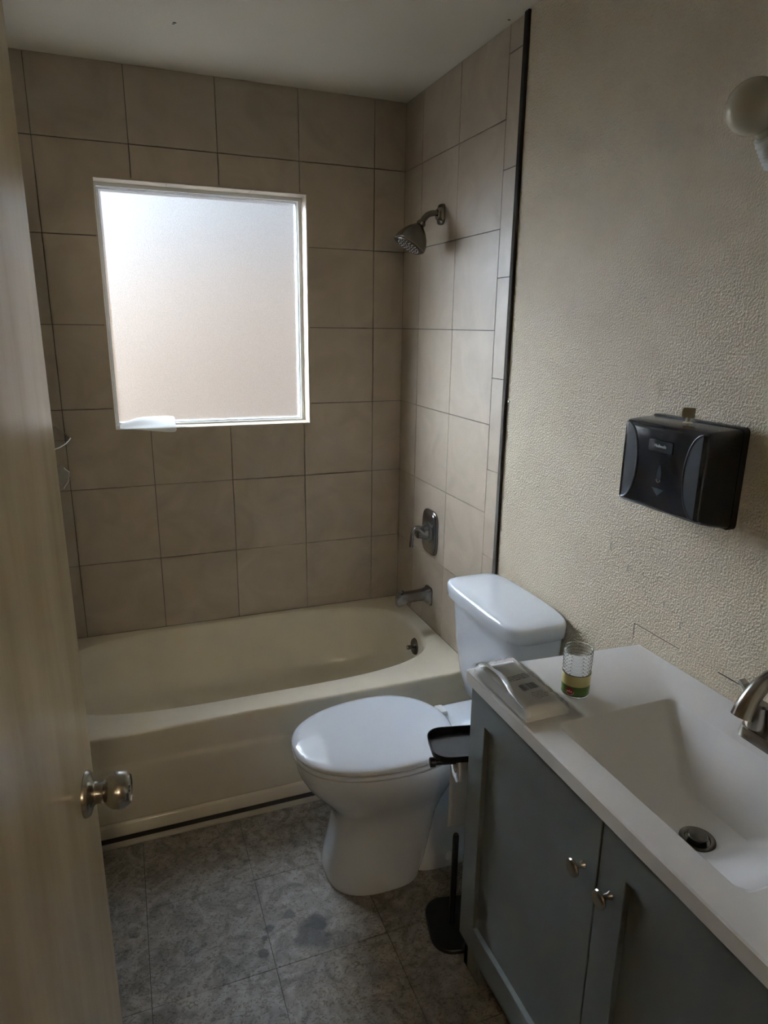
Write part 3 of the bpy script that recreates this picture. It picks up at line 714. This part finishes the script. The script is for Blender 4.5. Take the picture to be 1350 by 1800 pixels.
# ribbed clear tumbler with label
CXY = Vector((-.294, -1.708, Z1+.0006))
cp = thing('ribbed_jar', 'clear ribbed plastic jar with cream and green label beside the packet', 'jar', CXY)
pr = []; k = 0
def R0(h): return .0268 + .0022*h/.1
h = 0; outp = [(0, .023), (.001, .0255), (.004, R0(0))]
while h < .092:
    hh = .006 + h
    outp += [(hh, R0(hh)-.0003), (hh+.0025, R0(hh)+.0016), (hh+.0050, R0(hh)+.0012), (hh+.0068, R0(hh)-.0008)]; h += .0080
outp += [(.1035, .0290), (.1050, .0303), (.1062, .0298)]
inp = [(hh, r-.0012) for hh, r in reversed(outp[2:])]
inp[0] = (.1062, .0284)
inp.append((.0035, .001))
bm = bmesh.new(); lathe(bm, CXY, (0, 0, 1), outp+inp, 80)
part(cp, 'body', bm, M['clear'], smooth=True, ang=60)
def band(z0, z1, extra, m, name, **kw):
    bm = bmesh.new(); n = 48
    a0 = math.radians(232-112); rs = [[CXY + Vector((math.cos(a0+math.radians(224)*i/(n-1))*r, math.sin(a0+math.radians(224)*i/(n-1))*r, z)) for i in range(n)] for z, r in ((z0, R0(z0)+extra-.0004), (z0, R0(z0)+extra), (z1, R0(z1)+extra), (z1, R0(z1)+extra-.0004), (z0, R0(z0)+extra-.0004))]
    rings(bm, rs, False, False, closed=False); return part(cp, name, bm, m, smooth=True, **kw)
band(.0085, .029, .0020, M['green_label'], 'label_band', label='dark green lower label band')
band(.0292, .0535, .0020, M['cream_label'], 'label_band', label='cream upper label band')
band(.0537, .0552, .0021, M['ink'], 'label_edge'); band(.0070, .0084, .0021, M['ink'], 'label_edge')
vd = (Vector((-1.143, -2.758, 0))-Vector((CXY.x, CXY.y, 0))).normalized()
vd = Matrix.Rotation(math.radians(-21), 3, 'Z') @ vd
side = Vector((-vd.y, vd.x, 0)); up = Vector((0, 0, 1))
base_m = Matrix(((side.x, 0, vd.x, 0), (side.y, 0, vd.y, 0), (0, 1, 0, 0), (0, 0, 0, 1)))
lc = Vector(CXY) + vd*.0296 + up*.0185
def curved_disc(r, off):
    bm = bmesh.new(); rs = []
    for rad in (.02, .5, 1.0):
        ring = []
        for i in range(32):
            a = 2*PI*i/32; u = r*rad*math.cos(a); v = r*rad*math.sin(a)
            rho = .0291+off; th = u/rho
            ring.append(Vector(CXY) + (vd*math.cos(th)+side*math.sin(th))*rho + up*(.0185+v))
        rs.append(ring)
    rings(bm, rs, True, False); return bm
part(cp, 'logo_disc', curved_disc(.0095, .0001), M['cream_label'])
part(cp, 'logo_disc', curved_disc(.0083, .0004), M['red_label'], label='red round logo')
text('logo_text', 'acLs', .0068, M['inkwhite'], cp, Matrix.Translation(lc+vd*.0004) @ base_m, depth=.0001)

# ------------------------------------------------------------------ towel dispenser
dp = thing('towel_dispenser', 'black plastic paper towel dispenser mounted on the cream wall', 'dispenser', (0, -1.665, 1.2))
DY0, DY1 = -1.790, -1.540; FX = -.100
def dsec(x, y0, y1, z0, z1, r): return [Vector((x, (y0+y1)/2+p.x, (z0+z1)/2+p.y)) for p in rrect(0, 0, (y1-y0)/2, (z1-z0)/2, r, 5)]
bm = bmesh.new(); rings(bm, [dsec(-.0005, DY0, DY1, 1.200, 1.409, .010), dsec(-.016, DY0, DY1, 1.200, 1.409, .010)]); part(dp, 'backplate', bm, M['bplastic'], smooth=True)
bm = bmesh.new(); rings(bm, [dsec(-.0165, DY0+.001, DY1-.001, 1.203, 1.406, .009), dsec(-.060, DY0+.004, DY1-.005, 1.210, 1.404, .009), dsec(-.094, DY0+.007, DY1-.010, 1.219, 1.401, .009), dsec(-.0985, DY0+.009, DY1-.012, 1.222, 1.398, .009), dsec(-.1005, DY0+.014, DY1-.017, 1.227, 1.393, .008)])
part(dp, 'cover', bm, M['smoke'], smooth=True)
M['ridge'] = mat('lit_ridge_plastic', (.16, .17, .19), .25)
yc = (DY0+DY1)/2-.002
def arcpts(s): 
    return [(yc + s*(.106 - .038*math.cos(t)*1.0), 1.311+.084*math.sin(t)) for t in [(-PI/2)+PI*k/20 for k in range(21)]]
for s in (1, -1):
    P = arcpts(s); bm = bmesh.new()
    tube(bm, [(FX-.0008, y, z) for y, z in P], .0022, 8)
    part(dp, 'ridge', bm, M['ridge'] if s > 0 else M['black'], smooth=True)  # highlight painted grey on the window-side ridge, shade painted black on the other
    bm = bmesh.new(); rings(bm, [[Vector((FX-dx, y, z)) for y, z in P] for dx in (0, .0012)]); part(dp, 'side_inset', bm, M['bplastic2'])
bm = bmesh.new(); rings(bm, [[Vector((FX-dx, -1.665+p.x*k_, 1.357+p.y*k_)) for p in rrect(0, 0, .034, .0125, .004, 4)] for dx, k_ in ((0, 1), (.002, 1), (.003, .96))])
nm = part(dp, 'name_plate', bm, M['bplastic'], smooth=True)
text('name_text', 'Mollwells', .0092, M['inkwhite'], dp, Matrix.Translation((FX-.0031, -1.665, 1.3575)) @ Matrix(((0, 0, -1, 0), (-1, 0, 0, 0), (0, 1, 0, 0), (0, 0, 0, 1))), depth=.0001, shear=.15)
bm = bmesh.new(); rings(bm, [[Vector((FX-dx, -1.669+.0062*k_*spow(math.cos(t), 1)*(1-.35*math.sin(t)), 1.300+.019*k_*math.sin(t))) for t in [2*PI*i/24 for i in range(24)]] for dx, k_ in ((0, 1), (.001, 1))])
part(dp, 'sight_slot', bm, M['black'])
bm = bmesh.new(); tube(bm, [(FX-.001, -1.669+.006*math.cos(t), 1.290+.009*math.sin(t)) for t in [PI*1.1+PI*.8*k/8 for k in range(9)]], .0010, 6); part(dp, 'slot_rim', bm, M['satin'], smooth=True)
bm = bmesh.new(); rings(bm, [[Vector((FX-dx, y, z)) for y, z in ((-1.652, 1.268), (-1.688, 1.268), (-1.670, 1.252))] for dx in (0, .0008)]); part(dp, 'arrow_mark', bm, M['bplastic2'])
# key left in the lock on top
ky = thing('dispenser_key', 'ivory plastic key standing in the lock on top of the black dispenser', 'key', (-.045, -1.673, 1.4045))
bm = bmesh.new(); lathe(bm, (-.045, -1.673, 1.4048), (0, 0, 1), [(0, .0105), (.0015, .010), (.003, .0055), (.008, .0042), (.012, .0045)], 20)
part(ky, 'collar', bm, M['keyplastic'], smooth=True)
bm = bmesh.new(); q = rrect(0, 0, .0125, .0110, .003, 4)
rings(bm, [[Vector((-.045+.707*(dx+p.x*k_), -1.673+.707*(dx-p.x*k_), 1.4265+p.y*k_)) for p in q] for dx, k_ in ((-.0022, .95), (-.0018, 1), (.0018, 1), (.0022, .95))])
part(ky, 'grip', bm, M['keyplastic'], smooth=True)


# ------------------------------------------------------------------ vanity light with unlit globe bulbs
vlt = thing('vanity_light', 'chrome wall light bar with ribbed sockets above the dispenser, cut by the frame', 'light fixture', (0, -2.06, 1.90))
bm = bmesh.new(); rings(bm, [dsec(-.0005, -2.40, -1.76, 1.855, 1.945, .01), dsec(-.022, -2.40, -1.76, 1.855, 1.945, .01), dsec(-.030, -2.392, -1.768, 1.863, 1.937, .008)])
part(vlt, 'back_plate', bm, M['satin'], smooth=True)
bd = Vector((-.055, 0, .062)).normalized()
for i in range(4):
    cb = Vector((-.122, -1.800-.17*i, 1.951)); s0 = cb - bd*.088
    bm = bmesh.new(); pr = [(-.035, .012), (-.03, .019)] + [(-.028+.004*k, .0205 if k % 2 == 0 else .0178) for k in range(12)] + [(.022, .019), (.024, .016)]
    lathe(bm, s0+bd*.012, bd, pr, 28); part(vlt, 'socket', bm, M['clearedge'], smooth=True, ang=60)
    R_ = .044; pr = [(0, .013), (.004, .0145)]
    for k in range(19):
        t = PI*.14 + PI*.86*k/18; pr.append((.052 - R_*math.cos(t), max(.0006, R_*math.sin(t))))
    bm = bmesh.new(); lathe(bm, s0+bd*.036, bd, pr, 40)
    gb = obj('globe_bulb', bm, M['bulb'], smooth=True, ang=60, origin=cb)
    tag(gb, ['unlit globe bulb at the far end of the wall light, at the frame edge', 'unlit globe bulb second along the wall light from the window end', 'unlit globe bulb third along the wall light from the window end', 'unlit globe bulb at the near end of the wall light'][i], 'light bulb')
    gb['group'] = 'globe bulbs on the wall light'

# ------------------------------------------------------------------ door
dr = thing('door_1', 'open cream painted door along the left edge', 'door', (-1.232, -1.757, 0)); del dr['category']; dr['kind'] = 'structure'
dv = Vector((.14, .99, 0)).normalized(); dn_ = Vector((dv.y, -dv.x, 0))       # along the leaf, out of its face towards the room
def dpt(s, n, z): return Vector((-1.232, -1.757, 0)) + dv*s + dn_*n + Vector((0, 0, z))
bm = bmesh.new(); L = .72
q = [(0, 0), (-L, 0), (-L, -.035), (0, -.035)]
rings(bm, [[dpt(s, n, z) for s, n in q] for z in (.012, 2.035)])
part(dr, 'leaf', bm, M['door'], bevel=.003)
kz = .925; kp = dpt(-.060, 0, kz)
bm = bmesh.new(); lathe(bm, kp, dn_, [(-.0005, .0335), (.003, .0335), (.007, .031), (.009, .026), (.011, .019), (.014, .0165)], 36)
ro = part(dr, 'rosette', bm, M['satin'], smooth=True)
bm = bmesh.new(); lathe(bm, kp, dn_, [(.013, .0165), (.020, .0155), (.026, .0165), (.031, .0215), (.038, .0262), (.046, .0275), (.054, .0262), (.060, .0225), (.062, .0205), (.0605, .0190), (.0605, .012)], 40)
kb = obj('knob', bm, M['satin'], smooth=True); kb.parent = ro
bm = bmesh.new(); lathe(bm, kp, dn_, [(.060, .005), (.062, .0045)], 12); kh = obj('turn_button', bm, M['darknickel'], smooth=True); kh.parent = ro
e0 = dpt(0, -.0175, kz)
bm = bmesh.new(); rings(bm, [[dpt(t, -.0175+a, kz+b) for a, b in ((-.012, -.028), (.012, -.028), (.012, .028), (-.012, .028))] for t in (-.001, .0012)]); part(dr, 'latch_plate', bm, M['satin'])

# housing for the added hallway fill light
hm = bmesh.new(); lathe(hm, (-1.15, -4.6995, 2.0), (0, 1, 0), [(0, .15), (.05, .15), (.08, .14)], 40)
tag(obj('hall_fill_lamp', hm, M['alu'], smooth=True), 'round wall lamp added as fill in the unseen hallway behind the viewer', 'lamp')
